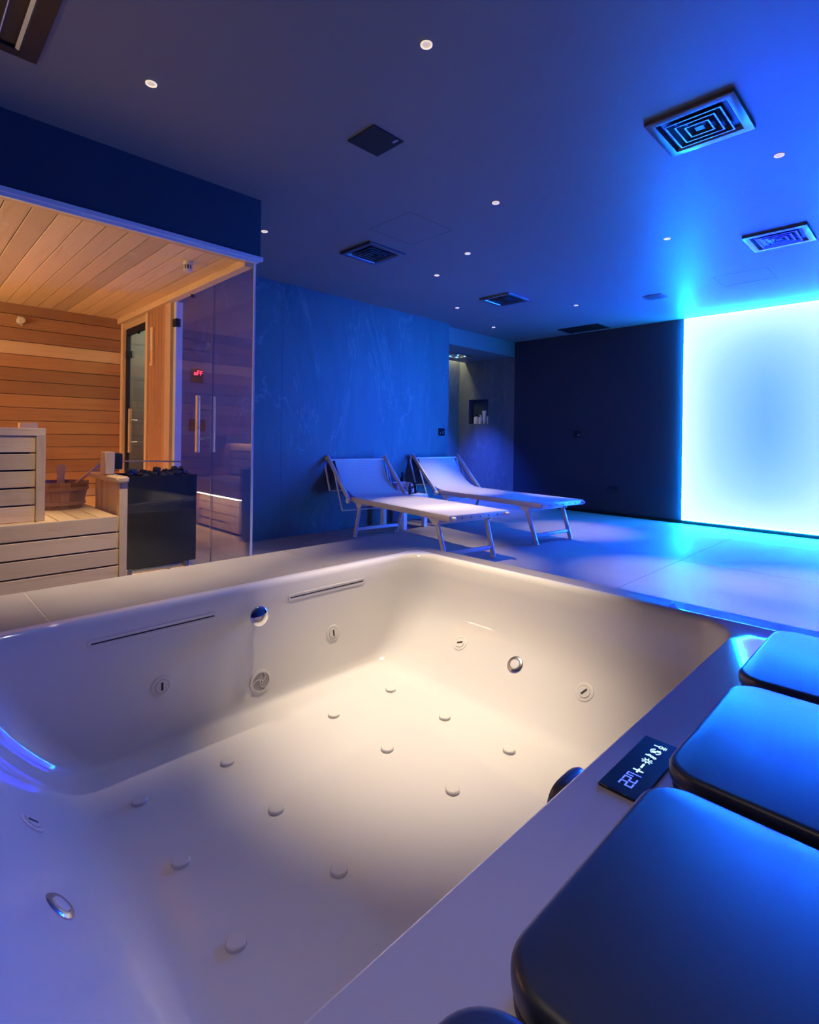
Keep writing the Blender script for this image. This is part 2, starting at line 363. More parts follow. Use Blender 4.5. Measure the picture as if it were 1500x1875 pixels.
# raised platform round the tub
pf = MB()
pf.box(-2.0, 2.012, 1.86, 2.304, 0.0, HP-0.0012).box(1.904, 2.012, -2.0, 1.86, 0.0, HP-0.0012).box(-2.0, -0.10, -2.0, 1.86, 0.0, HP-0.0012).box(-0.10, 1.904, -2.0, -0.86, 0.0, HP-0.0012)
pf = struct(pf.build('floor_platform', 'grout_light', smooth=False), 'raised tiled platform the tub is set into')
def ptile(x0, x1, y0, y1, z0=HP-0.010, z1=HP):
    cx, cy = (x0+x1)/2, (y0+y1)/2
    MB().box(x0-cx+g, x1-cx-g, y0-cy+g, y1-cy-g, z0, z1, 0.0012, 1).build('tile', 'tile', pf, (cx, cy, 0), False)
for x0, x1 in ((-2.0, -0.69), (-0.69, 0.358), (0.358, 1.405), (1.405, 2.02)): ptile(x0, x1, 1.86, 2.312)
for y0, y1 in ((-2.0, -0.39), (-0.39, 0.66), (0.66, 1.86)): ptile(1.903, 2.02, y0, y1)
ptile(-2.0, -0.10, -2.0, 0.0); ptile(-2.0, -0.10, 0.0, 1.86); ptile(-0.10, 1.903, -2.0, -0.86)
for x0, x1 in ((-2.0, -0.69), (-0.69, 0.358), (0.358, 1.405), (1.405, 2.02)):
    MB().box(x0+g, x1-g, 2.304, 2.312, 0.001, HP-0.011).build('riser_tile', 'tile', pf, smooth=False)
for y0, y1 in ((-2.0, -0.39), (-0.39, 0.66), (0.66, 1.70), (1.70, 2.304)):
    MB().box(2.012, 2.02, y0+g, y1-g, 0.001, HP-0.011).build('riser_tile', 'tile', pf, smooth=False)
# ------------------------------------------------------------------ sauna shell
fa = struct(MB().box(-1.1, 1.756, YS, YS+0.09, 2.222, H).box(1.66, 1.756, YS+0.09, YW, 2.222, H).build('wall_fascia', 'wall', smooth=False), 'dark fascia above the sauna glass')
struct(MB().box(-1.1, 1.770, YS-0.014, YS+0.03, 2.196, 2.222, 0.002).box(-1.1, 1.74, YS-0.002, YS+0.02, 2.178, 2.196).build('trim_1', 'alu', smooth=False), 'pale metal trim strip along the top of the sauna glass')
struct(MB().box(-1.1, 1.70, YS+0.02, YS+0.055, 2.178, 2.20).build('trim_2', 'wood_pale', smooth=False), 'thin wooden batten behind the sauna trim')
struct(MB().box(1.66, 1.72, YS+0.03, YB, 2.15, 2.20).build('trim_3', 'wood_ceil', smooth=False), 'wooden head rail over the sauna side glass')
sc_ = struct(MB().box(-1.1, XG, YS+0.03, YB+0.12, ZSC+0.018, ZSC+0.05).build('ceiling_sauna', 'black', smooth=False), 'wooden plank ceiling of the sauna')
LY = YB - YS - 0.06
pl = MB().box(-LY/2, LY/2, -0.0556, 0.0556, 0, 0.016, 0.003, 1).mesh('ceiling_plank', 'wood_ceil')
x = 0.525 + 0.1145*10.0
k = 0
while x > -1.15:
    o = link('plank', pl, sc_, (x - 0.057, YS + 0.06 + LY/2, ZSC), (0, 0, R(90))); x -= 0.1145
# sauna back wall planks
bw = struct(MB().box(-1.1, XG+0.04, YB+0.016, YB+0.12, 0, ZSC+0.018).build('wall_sauna_back', 'black', smooth=False), 'reddish horizontal plank wall at the back of the sauna')
LX = XG + 1.1
pm = MB().box(-LX/2, LX/2, 0, 0.016, -0.0584, 0.0584, 0.003, 1)
pm_r = pm.mesh('wall_plank', 'wood_red'); pm_l = pm_r.copy(); pm_l.materials.clear(); pm_l.materials.append(M['wood_light'])
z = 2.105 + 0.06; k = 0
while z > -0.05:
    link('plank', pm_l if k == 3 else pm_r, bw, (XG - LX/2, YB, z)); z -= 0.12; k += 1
# sauna left wall
lw = struct(MB().box(-1.1, -1.04, YS+0.1, YB, 0, ZSC).build('wall_sauna_left', 'black', smooth=False), 'plank wall behind the sauna benches')
pm2 = MB().box(-LY/2, LY/2, 0, 0.016, -0.0584, 0.0584, 0.003, 1).mesh('left_plank', 'wood_red')
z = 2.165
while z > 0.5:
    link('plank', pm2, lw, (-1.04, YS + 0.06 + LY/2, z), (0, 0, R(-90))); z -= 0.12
# sauna right wall between the two doors: vertical boards, posts
rw = struct(MB().box(XG+0.004, XG+0.04, 4.60, 5.20, 0, ZSC).build('wall_sauna_right', 'black', smooth=False), 'short wall of vertical boards between the two sauna doors')
def vboard(y0, y1, x0=XG-0.012, x1=XG+0.004, mt='wood_red', nm='board', par=rw):
    mb = MB().box(-1.09, 1.09, y0-(y0+y1)/2, y1-(y0+y1)/2, 0, x1-x0, 0.002, 1)
    me = mb.mesh(nm, mt); return link(nm, me, par, (x1, (y0+y1)/2, 1.09), (0, R(-90), 0))
for y0, y1 in ((4.735, 4.82), (4.82, 4.90), (4.90, 4.985), (4.985, 5.06), (5.06, 5.13)): vboard(y0+0.003, y1-0.003)
vboard(5.13, 5.185, XG-0.030, XG+0.004, 'wood_ceil', 'post')
# rail & posts at back door (door 2), frame black
vb = MB().box(-1.09, 1.09, -0.035, 0.035, 0, 0.05, 0.002, 1).mesh('door_post', 'wood_ceil')
d2 = struct(thing('door_2', (XG, 5.5, 0), 'x', 'x')); del d2['category']; d2['label'] = 'narrow glass door with black frame at the back of the sauna'
link('door_post', vb, d2, (0.02, 0.365, 1.09), (0, R(-90), 0))
mb = MB().box(-0.01, 0.035, -0.315, 0.33, 2.09, 2.15, 0.002); mb.build('head_casing', 'wood_ceil', d2, smooth=False)
mb = MB().box(0.0, 0.03, 0.28, 0.33, 0, 2.09).box(0.0, 0.03, -0.315, -0.295, 0, 2.09).box(0.0, 0.03, -0.295, 0.28, 2.03, 2.09).build('black_frame', 'black', d2, smooth=False)
MB().box(0.012, 0.020, -0.29, 0.265, 0.01, 2.03).build('pane', 'glass', d2, smooth=False)
MB().box(-0.018, 0.026, 0.215, 0.285, 1.80, 1.87, 0.004).build('hinge', 'black', d2)
MB().box(0.0, 0.02, -0.02, 0.0, 2.01, 2.035, 0.003).build('door_stop', 'black', d2)
hb = MB().tube([(-0.055, 0, 0), (-0.055, 0, 0.42)], 0.015, 12).mesh('handle_bar', 'wood_ceil')
h2 = link('handle', hb, d2, (0, 0.0, 0.86))
MB().tube([(-0.05, 0, 0.10), (0.012, 0, 0.10)], 0.006).tube([(-0.05, 0, 0.31), (0.012, 0, 0.31)], 0.006).build('standoff', 'steel', h2)
# steam room seen through that door
st = struct(MB().box(2.75, 2.85, 4.87, 6.3, 0, 2.4).box(XG+0.04, 2.75, 6.12, 6.3, 0, 2.4).box(XG+0.05, 2.75, 4.87, 6.12, 2.36, 2.42).box(XG+0.06, 2.75, YW+0.12, 4.87, 0, 2.4).build('wall_steam_room', 'grout', smooth=False), 'stone walls of the small room behind the sauna back door')
for z0, z1 in ((0, 0.6), (0.6, 1.2), (1.2, 1.62), (1.62, 2.0), (2.0, 2.36)):
    MB().box(2.74, 2.75, 4.88, 6.11, z0+g, z1-g).build('tile', 'stone2', st, smooth=False)
    MB().box(XG+0.05, 2.74, 6.11, 6.12, z0+g, z1-g).build('tile', 'stone2', st, smooth=False)
# glass: front pane, side fixed pane, hinged side door
f1 = struct(MB().box(-1.08, XG-0.001, YS, YS+0.010, 0.01, 2.19).build('window_1', 'glass', smooth=False), 'large clear glass front of the sauna')
f2 = struct(MB().box(XG-0.005, XG+0.005, YS+0.012, 3.815, 0.01, 2.15).build('window_2', 'glass', smooth=False), 'fixed side pane at the sauna corner')
MB().box(XG-0.006, XG+0.006, YS+0.001, YS+0.011, 0.01, 2.18).build('corner_profile', 'alu', f2, smooth=False)
d1 = struct(thing('door_1', (XG, 3.82, 0), 'x', 'x')); del d1['category']; d1['label'] = 'hinged clear glass sauna door with wooden bar handles'
MB().box(-0.005, 0.005, 0.004, 0.70, 0.012, 2.145).build('pane', 'glass', d1, smooth=False)
MB().box(-0.005, 0.005, -0.002, 0.003, 0.012, 2.145).build('edge_seal', 'vent', d1, smooth=False)
jb = MB().box(-1.09, 1.09, -0.06, 0.06, 0, 0.055, 0.002, 1).mesh('door_jamb', 'wood_pale')
link('jamb', jb, d1, (0.025, 0.815, 1.09), (0, R(-90), 0))
MB().box(-0.004, 0.05, 0.70, 0.756, 0.0, 2.15).build('jamb_rebate', 'alu', d1, smooth=False)
for z in (0.45, 1.94): MB().box(-0.022, 0.022, 0.665, 0.735, z, z+0.065, 0.004).build('hinge', 'black', d1)
MB().box(-0.018, 0.0, 0.36, 0.38, 2.125, 2.15, 0.003).build('door_stop', 'black', d1)
hi = link('handle', MB().tube([(-0.06, 0, 0), (-0.06, 0, 0.425)], 0.0165, 14).mesh('handle_bar', 'wood_ceil'), d1, (0, 0.112, 0.908))
MB().tube([(-0.05, 0, 0.105), (-0.006, 0, 0.105)], 0.012).tube([(-0.05, 0, 0.315), (-0.006, 0, 0.315)], 0.012).build('standoff', 'steel', hi)
ho = link('handle', MB().tube([(0.06, 0, 0), (0.06, 0, 0.425)], 0.0165, 14).mesh('handle_bar', 'wood_pale'), d1, (0, 0.112, 0.908))
MB().tube([(0.006, 0, 0.105), (0.05, 0, 0.105)], 0.008).tube([(0.006, 0, 0.315), (0.05, 0, 0.315)], 0.008).build('standoff', 'steel', ho)
# sauna duckboard floor
sf = struct(MB().box(-1.04, XG, YS+0.02, YB, 0.001, 0.012).build('floor_sauna', 'black', smooth=False), 'slatted wooden floor of the sauna')
slat = MB().box(-LY/2, LY/2, -0.042, 0.042, 0.012, 0.036, 0.003, 1).mesh('floor_slat', 'wood_pale')
x = 0.99
while x < XG-0.04:
    link('slat', slat, sf, (x, YS + 0.04 + LY/2, 0), (0, 0, R(90))); x += 0.093

# ================================================================== SAUNA THINGS
# lower bench: runs back along Y, its end faces the front glass
BZ = 0.57; BX0, BX1 = 0.58, 0.945
lb = thing('sauna_bench', (0.3, 3.28, 0), 'low pale wooden sauna bench the wooden bucket stands on', 'bench')
def pw(name, x0, x1, y0, y1, z0, z1, mt, par, base, axis='x', bev=0.002):
    """board given in world extents; grain along axis; child of an unrotated empty at base"""
    c = Vector(((x0+x1)/2, (y0+y1)/2, (z0+z1)/2)); sx, sy, sz = (x1-x0)/2, (y1-y0)/2, (z1-z0)/2
    if axis == 'x': me = MB().box(-sx, sx, -sy, sy, -sz, sz, bev, 1).mesh(name, mt); rot = None
    elif axis == 'y': me = MB().box(-sy, sy, -sx, sx, -sz, sz, bev, 1).mesh(name, mt); rot = (0, 0, R(90))
    else: me = MB().box(-sz, sz, -sy, sy, -sx, sx, bev, 1).mesh(name, mt); rot = (0, R(90), 0)
    return link(name, me, par, c - Vector(base), rot)
b0 = (0.3, 3.28, 0)
z = BZ
for k in range(6):
    z0 = max(0.04, z - 0.0845); pw('end_board', -0.30, BX1, 3.285, 3.305, z0, z, 'wood_pale', lb, b0); z -= 0.0935
    if z < 0.06: break
for k, (x0, x1) in enumerate(((-0.30, 0.56), (0.565, 0.655), (0.660, 0.750), (0.755, 0.845), (0.850, 0.945))):
    pw('top_board', x0, x1, 3.306, YB-0.005, BZ-0.022, BZ, 'wood_pale', lb, b0, 'y')
pw('front_fascia', BX1-0.02, BX1+0.012, 3.40, YB-0.005, 0.405, BZ-0.024, 'wood_pale', lb, b0, 'y')
for z0 in (0.31, 0.215, 0.12, 0.045):
    pw('front_board', BX1-0.05, BX1-0.03, 3.40, YB-0.005, z0, min(z0+0.09, 0.40), 'wood_pale', lb, b0, 'y')
pw('light_block', BX1-0.054, BX1-0.004, 3.31, 3.40, 0.04, BZ-0.026, 'black', lb, b0, 'z')  # black filler added to stop strip light leaking between the end boards
pw('carcass', -0.28, BX1-0.055, 3.31, YB-0.01, 0.04, BZ-0.024, 'black', lb, b0, 'y')
MB().box(0.925, 0.94, 3.45, YB-0.02, 0.400, 0.404).build('led_strip', 'led_warm', lb, (-b0[0], -b0[1], 0), False)
# heater guard: vertical slats with a top rail, between bench and heater
hg = thing('heater_guard', (0.962, 3.33, BZ), 'low slatted wooden heater guard rail beside the black heater', 'guard rail')
gb = (0.962, 3.33, BZ)
pw('end_post', BX1+0.001, BX1+0.042, 3.28, 3.322, 0.04, 0.755, 'wood_pale', hg, gb, 'z')
y = 3.325
while y < 3.80:
    pw('slat', 0.960, 0.976, y, y+0.052, BZ-0.02, 0.757, 'wood_pale', hg, gb, 'z'); y += 0.056
pw('top_rail', 0.925, 0.992, 3.262, 3.83, 0.757, 0.795, 'wood_pale', hg, gb, 'y', 0.010)
pw('lower_rail', 0.977, 0.990, 3.34, 3.80, BZ-0.005, BZ+0.03, 'wood_pale', hg, gb, 'y')
# upper bench with framed end panel
ub = thing('sauna_bench', (-0.2, 3.37, 0), 'tall upper sauna bench with framed plank end panel', 'bench')
u0 = (-0.2, 3.37, 0)
pw('end_post', 0.563, 0.605, 3.355, 3.395, BZ+0.001, 1.02, 'wood_pale', ub, u0, 'z')
pw('top_rail', -0.9, 0.605, 3.355, 3.395, 1.021, 1.062, 'wood_pale', ub, u0)
z = 1.018
for k in range(5):
    pw('end_board', -0.9, 0.562, 3.362, 3.382, max(z-0.0825, BZ+0.001), z, 'wood_pale', ub, u0); z -= 0.0915
pw('carcass', -0.9, 0.54, 3.39, YB-0.01, BZ+0.002, 0.985, 'black', ub, u0, 'y')
for x0, x1 in ((-0.9, 0.02), (0.025, 0.135), (0.14, 0.25), (0.255, 0.365), (0.37, 0.48), (0.485, 0.605)):
    pw('top_board', x0, x1, 3.396, YB-0.005, 0.99, 1.035, 'wood_pale', ub, u0, 'y')
for z0 in (0.90, 0.81, 0.72, 0.63):
    pw('front_board', 0.545, 0.562, 3.396, YB-0.005, z0-0.04, z0+0.045, 'wood_pale', ub, u0, 'y')
pw('front_lip', 0.592, 0.605, 3.396, YB-0.005, 0.945, 0.989, 'wood_pale', ub, u0, 'y')
# backrest on the left wall with a light strip above it
br = thing('backrest', (-1.0, 4.5, 1.2), 'slatted wooden backrest along the sauna side wall', 'backrest')
for z0 in (1.22, 1.34, 1.46): pw('slat', -0.985, -0.955, 3.5, 5.6, z0, z0+0.09, 'wood_pale', br, (-1.0, 4.5, 1.2), 'y')
for yy in (3.8, 4.6, 5.4): pw('bracket', -1.023, -0.986, yy, yy+0.05, 1.2, 1.55, 'wood_pale', br, (-1.0, 4.5, 1.2), 'z')
# small headrest block on the upper bench
hb_ = thing('wooden_block', (0.535, 3.47, 1.063), 'small wooden block lying on top of the upper bench panel', 'block')
pw('block_body', 0.505, 0.585, 3.45, 3.51, 1.0355, 1.09, 'wood_pale', hb_, (0.535, 3.47, 1.063))
# bucket with ear, hoops, and ladle
bx, by = 0.775, 3.88
bk = thing('wooden_bucket', (bx, by, BZ), 'dark reddish wooden stave bucket on the low bench', 'bucket')
NS = 18
for k in range(NS):
    a0, a1 = 2*math.pi*k/NS + 0.006, 2*math.pi*(k+1)/NS - 0.006
    mb = MB(); ring = []
    for (r, z) in ((0.128, 0.0), (0.158, 0.165)):
        for rr in (r, r-0.016):
            ring.append([Vector((rr*math.cos(a), rr*math.sin(a), z)) for a in (a0, (a0+a1)/2, a1)])
    o0, i0, o1, i1 = ring
    poly0 = o0 + i0[::-1]; poly1 = o1 + i1[::-1]
    mb.rings([poly0, poly1], True, True); mb.build('stave', 'wood_bucket', bk)
MB().lathe([(0.118, 0.004), (0.118, 0.018), (0.0, 0.018)], 24).build('bucket_bottom', 'wood_bucket', bk)
for z in (0.035, 0.125):
    r = 0.128 + 0.03*z/0.165
    MB().lathe([(r, z-0.011), (r+0.006, z-0.009), (r+0.007, z+0.009), (r+0.002, z+0.011)], 32).build('hoop', 'wood_bucket', bk)
ear = MB(); prof = [(-0.022, -0.06), (0.022, -0.06), (0.020, 0.03), (0.026, 0.075), (0.018, 0.095), (0.0, 0.102), (-0.018, 0.095), (-0.026, 0.075), (-0.020, 0.03)]
ear.prism(prof, -0.008, 0.008, frame((0.033, 0.138, 0.165), (-0.3, -0.95, 0.1)))
ear.build('ear', 'wood_pale', bk)
ld = thing('ladle', (bx+0.06, by-0.02, BZ+0.15), 'pale wooden ladle with handle leaning out of the bucket', 'ladle')
MB().bar((0.0, 0.0, -0.02), (0.185, 0.03, 0.135), 0.024, 0.014, bev=0.004).build('handle', 'wood_pale', ld)
MB().lathe([(0.0, -0.045), (0.03, -0.04), (0.045, -0.015), (0.047, 0.005), (0.043, 0.005), (0.03, -0.03), (0, -0.034)], 16, Matrix.Translation((-0.035, -0.005, -0.03))).build('bowl', 'wood_pale', ld)
# wooden block with black bracket and prongs standing on the guard rail
fk = thing('water_dispenser', (0.955, 3.52, 0.796), 'upright wooden block with black bracket and thin metal prongs over heater', 'dispenser')
pw('wood_block', 0.920, 0.972, 3.47, 3.57, 0.796, 0.93, 'wood_pale', fk, (0.955, 3.52, 0.796), 'z', 0.004)
MB().box(0.018, 0.062, -0.045, 0.045, 0.028, 0.125, 0.008, 2).build('bracket', 'black', fk)
for dy in (-0.03, 0.005): MB().tube([(0.06, dy, 0.076), (0.28, dy+0.01, 0.071), (0.475, dy+0.02, 0.062)], 0.0035, 8).build('prong', 'steel', fk)
# heater
hx0, hx1, hy0, hy1 = 1.035, 1.465, 3.47, 3.86
ht = thing('sauna_heater', ((hx0+hx1)/2, (hy0+hy1)/2, 0.037), 'tall glossy black sauna heater topped with lava stones', 'heater')
hc = ((hx0+hx1)/2, (hy0+hy1)/2, 0.037)
def hw(name, x0, x1, y0, y1, z0, z1, mt, bev=0.0): return MB().box(x0-hc[0], x1-hc[0], y0-hc[1], y1-hc[1], z0-hc[2], z1-hc[2], bev).build(name, mt, ht)
hw('front_panel', hx0, hx1, hy0, hy0+0.015, 0.215, 0.778, 'heater', 0.002)
hw('side_panel', hx0, hx0+0.015, hy0+0.018, hy1, 0.215, 0.776, 'heater', 0.002); hw('side_panel', hx1-0.015, hx1, hy0+0.018, hy1, 0.215, 0.776, 'heater', 0.002)
hw('back_panel', hx0+0.018, hx1-0.018, hy1-0.015, hy1, 0.215, 0.776, 'heater', 0.002)
hw('stone_tray', hx0+0.016, hx1-0.016, hy0+0.016, hy1-0.016, 0.25, 0.755, 'black')
hw('base_frame', hx0+0.05, hx1-0.05, hy0+0.05, hy0+0.08, 0.17, 0.20, 'steel', 0.003)
for x in (hx0+0.02, hx1-0.06):
    for y in (hy0+0.03, hy1-0.06): hw('foot', x, x+0.03, y, y+0.03, 0.037, 0.215, 'steel', 0.003)
hw('floor_plate', hx0-0.01, hx1+0.02, hy0, hy1, 0.0385, 0.048, 'steel')
def rock(c, r, par, base):
    bm = MB(); bmesh.ops.create_icosphere(bm.bm, subdivisions=2, radius=r)
    sx, sy, sz = random.uniform(.85, 1.2), random.uniform(.8, 1.15), random.uniform(.65, .95)
    for v in bm.bm.verts:
        d = v.co.normalized(); k = 1 + 0.16*math.sin(d.x*5.1+c[0]*90) + 0.12*math.sin(d.y*6.3+c[1]*70+1) + 0.1*math.sin(d.z*7+c[0]*50)
        v.co = Vector((v.co.x*sx, v.co.y*sy, v.co.z*sz))*k
    o = bm.build('lava_stone', 'rock', par, Vector(c) - Vector(base)); o.rotation_euler = (0, 0, random.uniform(0, 3)); return o
nst = 0
def lava(c, r, label):
    o = rock(c, r, None, (0, 0, 0)); return tag(o, label, 'stone', 'lava stones on the heater')
lava((1.087, 3.56, 0.800), 0.035, 'large round dark stone at the left of the heater top')
GL = 'dark lava stone heaped on top of the black heater'
for i in range(6):
    for j in range(4):
        x = 1.165 + i*0.051 + random.uniform(-.003, .003); y = 3.535 + j*0.075 + random.uniform(-.008, .008); r_ = random.uniform(.019, .022)
        lava((x, y, 0.757 + r_ + (0.010 if i in (1, 4, 5) else 0)), r_, GL)
for x, y in ((1.245, 3.575), (1.40, 3.57), (1.385, 3.65)): lava((x, y, 0.812), 0.021, GL)
# thermometer
th = thing('thermometer', (XG-0.013, 5.03, 1.83), 'narrow wooden thermometer with orange scale beside the sauna door', 'thermometer')
MB().box(-0.018, 0.0, -0.03, 0.03, -0.172, 0.172, 0.003).build('backing', 'wood_light', th)
MB().box(-0.022, -0.018, -0.006, 0.022, -0.155, -0.04, 0.001).build('orange_scale', 'orange', th, smooth=False)
MB().box(-0.022, -0.018, 0.0, 0.02, -0.03, 0.155, 0.001).build('white_scale', 'bottle_white', th, smooth=False)
MB().tube([(-0.024, 0.008, -0.14), (-0.024, 0.008, 0.15)], 0.003, 8).build('glass_tube', 'steel', th)
# two sensors
def sensor(loc, nrm, label):
    t = thing('sauna_sensor', loc, label, 'sensor', 'small beige sauna sensors'); f = frame((0, 0, 0), nrm, (0.3, 0.9, 0.1))
    MB().lathe([(0.030, 0.0), (0.030, 0.022), (0.027, 0.024)], 20, f).box(-0.042, 0.042, -0.010, 0.010, 0.0, 0.006, 0.002, 1, f).build('base', 'plastic_beige', t)
    mb = MB()
    for k in range(10):
        a = 2*math.pi*k/10; mb.box(-0.004, 0.004, -0.003, 0.003, 0.024, 0.052, 0, 1, f @ Matrix.Rotation(a, 4, 'Z') @ Matrix.Translation((0.025, 0, 0)))
    mb.build('grille', 'plastic_beige', t)
    MB().lathe([(0.0, 0.024), (0.018, 0.024), (0.018, 0.05), (0, 0.05)], 16, f).build('core', 'black', t)
    MB().lathe([(0.030, 0.051), (0.030, 0.062), (0.025, 0.066), (0.0, 0.066)], 20, f).build('cap', 'plastic_beige', t)
sensor((0.858, YB-0.001, 2.049), (0, -1, 0), 'round beige sensor on the reddish sauna back wall')
sensor((1.43, 3.58, ZSC-0.001), (0, 0, -1), 'beige slotted sensor on the wooden sauna ceiling')
# control plates on the stone wall
def plate(name, loc, nrm, w_, h_, label, dots=(), mt='black_gloss', cat='switch'):
    t = thing(name, loc, label, cat); f = frame((0, 0, 0), nrm)
    MB().box(-w_/2, w_/2, -h_/2, h_/2, 0.0005, 0.009, 0.002, 1, f).build('plate', mt, t)
    MB().box(-w_*0.36, w_*0.36, -h_*0.30, h_*0.30, 0.009, 0.011, 0.001, 1, f).build('module', 'black_gloss', t)
    for (dx, dy, mm) in dots: MB().box(dx-0.0028, dx+0.0028, dy-0.0028, dy+0.0028, 0.011, 0.0118, 0, 1, f).build('indicator', mm, t, smooth=False)
    return t, f
plate('wall_switch', (5.299, YW, 1.122), (0, -1, 0), 0.125, 0.10, 'black switch plate on the slate wall near its edge', ((-0.028, -0.012, 'dot_blue'), (0.022, -0.012, 'dot_blue'), (0.022, 0.012, 'dot_blue')))
plate('wall_switch', (XF, 3.753, 1.126), (-1, 0, 0), 0.135, 0.105, 'black switch plate with blue lights on the far wall', ((0.012, -0.014, 'dot_blue'), (0.030, -0.014, 'dot_blue')))
plate('wall_socket', (XF, 3.207, 0.353), (-1, 0, 0), 0.135, 0.10, 'black socket plate low on the far wall', (), cat='socket')
t, f = plate('sauna_controller', (1.99, YW, 1.571), (0, -1, 0), 0.105, 0.125, 'square sauna controller with red digits seen through the glass', (), cat='controller')
def seg7(mb, chars, x, y, w_, h_, t_, gap, z0, z1, f):
    S = {'a': (0, h_, w_, h_), 'g': (0, h_/2, w_, h_/2), 'd': (0, 0, w_, 0), 'f': (0, h_/2, 0, h_), 'b': (w_, h_/2, w_, h_), 'e': (0, 0, 0, h_/2), 'c': (w_, 0, w_, h_/2)}
    D = {'2': 'abged', '7': 'abcf', 'o': 'gcde', 'F': 'afge'}
    for ch in chars:
        for q in D[ch]:
            xa, ya, xb, yb = S[q]; mb.box(x+min(xa, xb)-t_/2, x+max(xa, xb)+t_/2, y+min(ya, yb)-t_/2, y+max(ya, yb)+t_/2, z0, z1, 0, 1, f)
        x += w_ + gap
    return mb
seg7(MB(), 'oFF', -0.030, 0.008, 0.016, 0.034, 0.005, 0.012, 0.011, 0.0122, f).build('red_digits', 'red_led', t, smooth=False)
plate('wall_switch', (1.997, YW, 1.125), (0, -1, 0), 0.145, 0.105, 'black switch plate seen through the sauna door glass', ((0.0, -0.005, 'dot_blue'),))

# ================================================================== HOT TUB
tb = thing('hot_tub', (0.99, 1.12, 0.0), 'large white rectangular whirlpool tub sunk into the tiled platform', 'hot tub')
T0 = Vector((0.99, 1.12, 0.0))
secs = [(-0.095, 1.898, -0.855, 1.856, .02, .440), (-0.095, 1.898, -0.855, 1.856, .02, .474), (-0.090, 1.893, -0.850, 1.851, .02, .4785),
        (.040, 1.874, .420, 1.822, .155, .4785), (.046, 1.870, .4245, 1.816, .150, .4765), (.053, 1.863, .4285, 1.809, .145, .470), (.062, 1.857, .431, 1.804, .14, .458),
        (.090, 1.848, .436, 1.801, .135, .40), (.125, 1.838, .440, 1.7985, .13, .33), (.168, 1.820, .446, 1.7955, .13, .26), (.203, 1.795, .452, 1.794, .125, .21), (.234, 1.766, .456, 1.7925, .12, .17),
        (.268, 1.730, .460, 1.791, .115, .13), (.297, 1.700, .468, 1.790, .11, .10), (.330, 1.665, .485, 1.7885, .105, .07), (.368, 1.628, .51, 1.785, .10, .045), (.400, 1.600, .545, 1.776, .09, .034), (.435, 1.565, .59, 1.755, .07, .030)]
tub = MB().rings([rrect(*s, 10) for s in secs], True)
tb_body = tub.build('tub_shell', 'acrylic', tb, -T0)
def tpart(name, mb, mt, par=tb): return mb.build(name, mt, par, -T0)
# floor air buttons
btn = MB().lathe([(0.0205, 0.0), (0.0205, 0.007), (0.0185, 0.0095), (0.0, 0.0110)], 20).mesh('air_button', 'acrylic_part')
for x in (0.503, 0.756, 1.160, 1.440):
    for y in (0.975, 1.252, 1.538): link('air_button', btn, tb, Vector((x, y, 0.030)) - T0)
# jets
def jet(loc, nrm, slot_ang):
    f = frame(Vector(loc) - T0, nrm)
    j = MB().lathe([(0.034, -0.002), (0.033, 0.0018), (0.024, 0.003), (0.0225, 0.0015), (0.021, 0.0015), (0.020, 0.0042), (0.0, 0.0045)], 28, f).build('jet', 'acrylic_part', tb)
    MB().box(-0.0035, 0.0035, -0.013, 0.013, 0.004, 0.0052, 0, 1, f @ Matrix.Rotation(slot_ang, 4, 'Z')).build('nozzle_slot', 'dark', j, smooth=False)
LN = (0, -1, 0.03); FN = (-1, 0, 0.90); EN = (1, 0, 0.90)
jet((0.651, 1.7935, 0.213), LN, R(0)); jet((1.343, 1.7935, 0.215), LN, R(8))
jet((1.759, 1.447, 0.162), FN, R(-68)); jet((1.752, 0.876, 0.154), FN, R(-35)); jet((0.2415, 1.433, 0.162), EN, R(10))
# suction grille
f = frame(Vector((1.007, 1.7895, 0.118)) - T0, LN)
sg = MB().lathe([(0.045, -0.004), (0.044, 0.002), (0.034, 0.004), (0.033, 0.001), (0.0, 0.001)], 32, f).build('suction_cover', 'acrylic_part', tb)
MB().lathe([(0.033, 0.0015), (0.0, 0.0022)], 32, f).build('mesh_disc', 'mesh_grey', sg)
for k in range(3):
    pts = []
    for i in range(7):
        a = R(120*k + 12*i); r = 0.006 + 0.0275*i/6; pts.append(f @ Vector((r*math.cos(a), r*math.sin(a), 0.003)))
    MB().tube(pts, 0.0014, 6).build('spoke', 'acrylic_part', sg)
MB().lathe([(0.007, 0.001), (0.007, 0.0045), (0, 0.0045)], 12, f).build('hub', 'acrylic_part', sg); MB().box(-0.0018, 0.0018, -0.004, 0.004, 0.0045, 0.0052, 0, 1, f @ Matrix.Rotation(R(-35), 4, 'Z')).build('screw', 'dark', sg)
# overflow slots (long raised pill with dark slit)
for x0, x1 in ((0.435, 0.838), (1.127, 1.518)):
    f = frame(Vector(((x0+x1)/2, 1.8005, 0.402)) - T0, LN)
    ln = (x1-x0)/2
    pill = [(ln-0.013 + 0.013*math.cos(R(a)), 0.013*math.sin(R(a))) for a in range(-90, 91, 15)] + [(-ln+0.013 + 0.013*math.cos(R(a)), 0.013*math.sin(R(a))) for a in range(90, 271, 15)]
    mb = MB().rings([[f @ Vector((x, y, -0.003)) for x, y in pill], [f @ Vector((x, y, 0.0012)) for x, y in pill], [f @ Vector((x*0.99, y*0.75, 0.0022)) for x, y in pill], [f @ Vector((x*0.982, y*0.45, 0.0012)) for x, y in pill]], True)
    s_ = mb.build('overflow_slot', 'acrylic_part', tb)
    MB().box(-ln+0.010, ln-0.010, -0.0022, 0.0022, 0.001, 0.0020, 0, 1, f).build('slit', 'dark', s_, smooth=False)
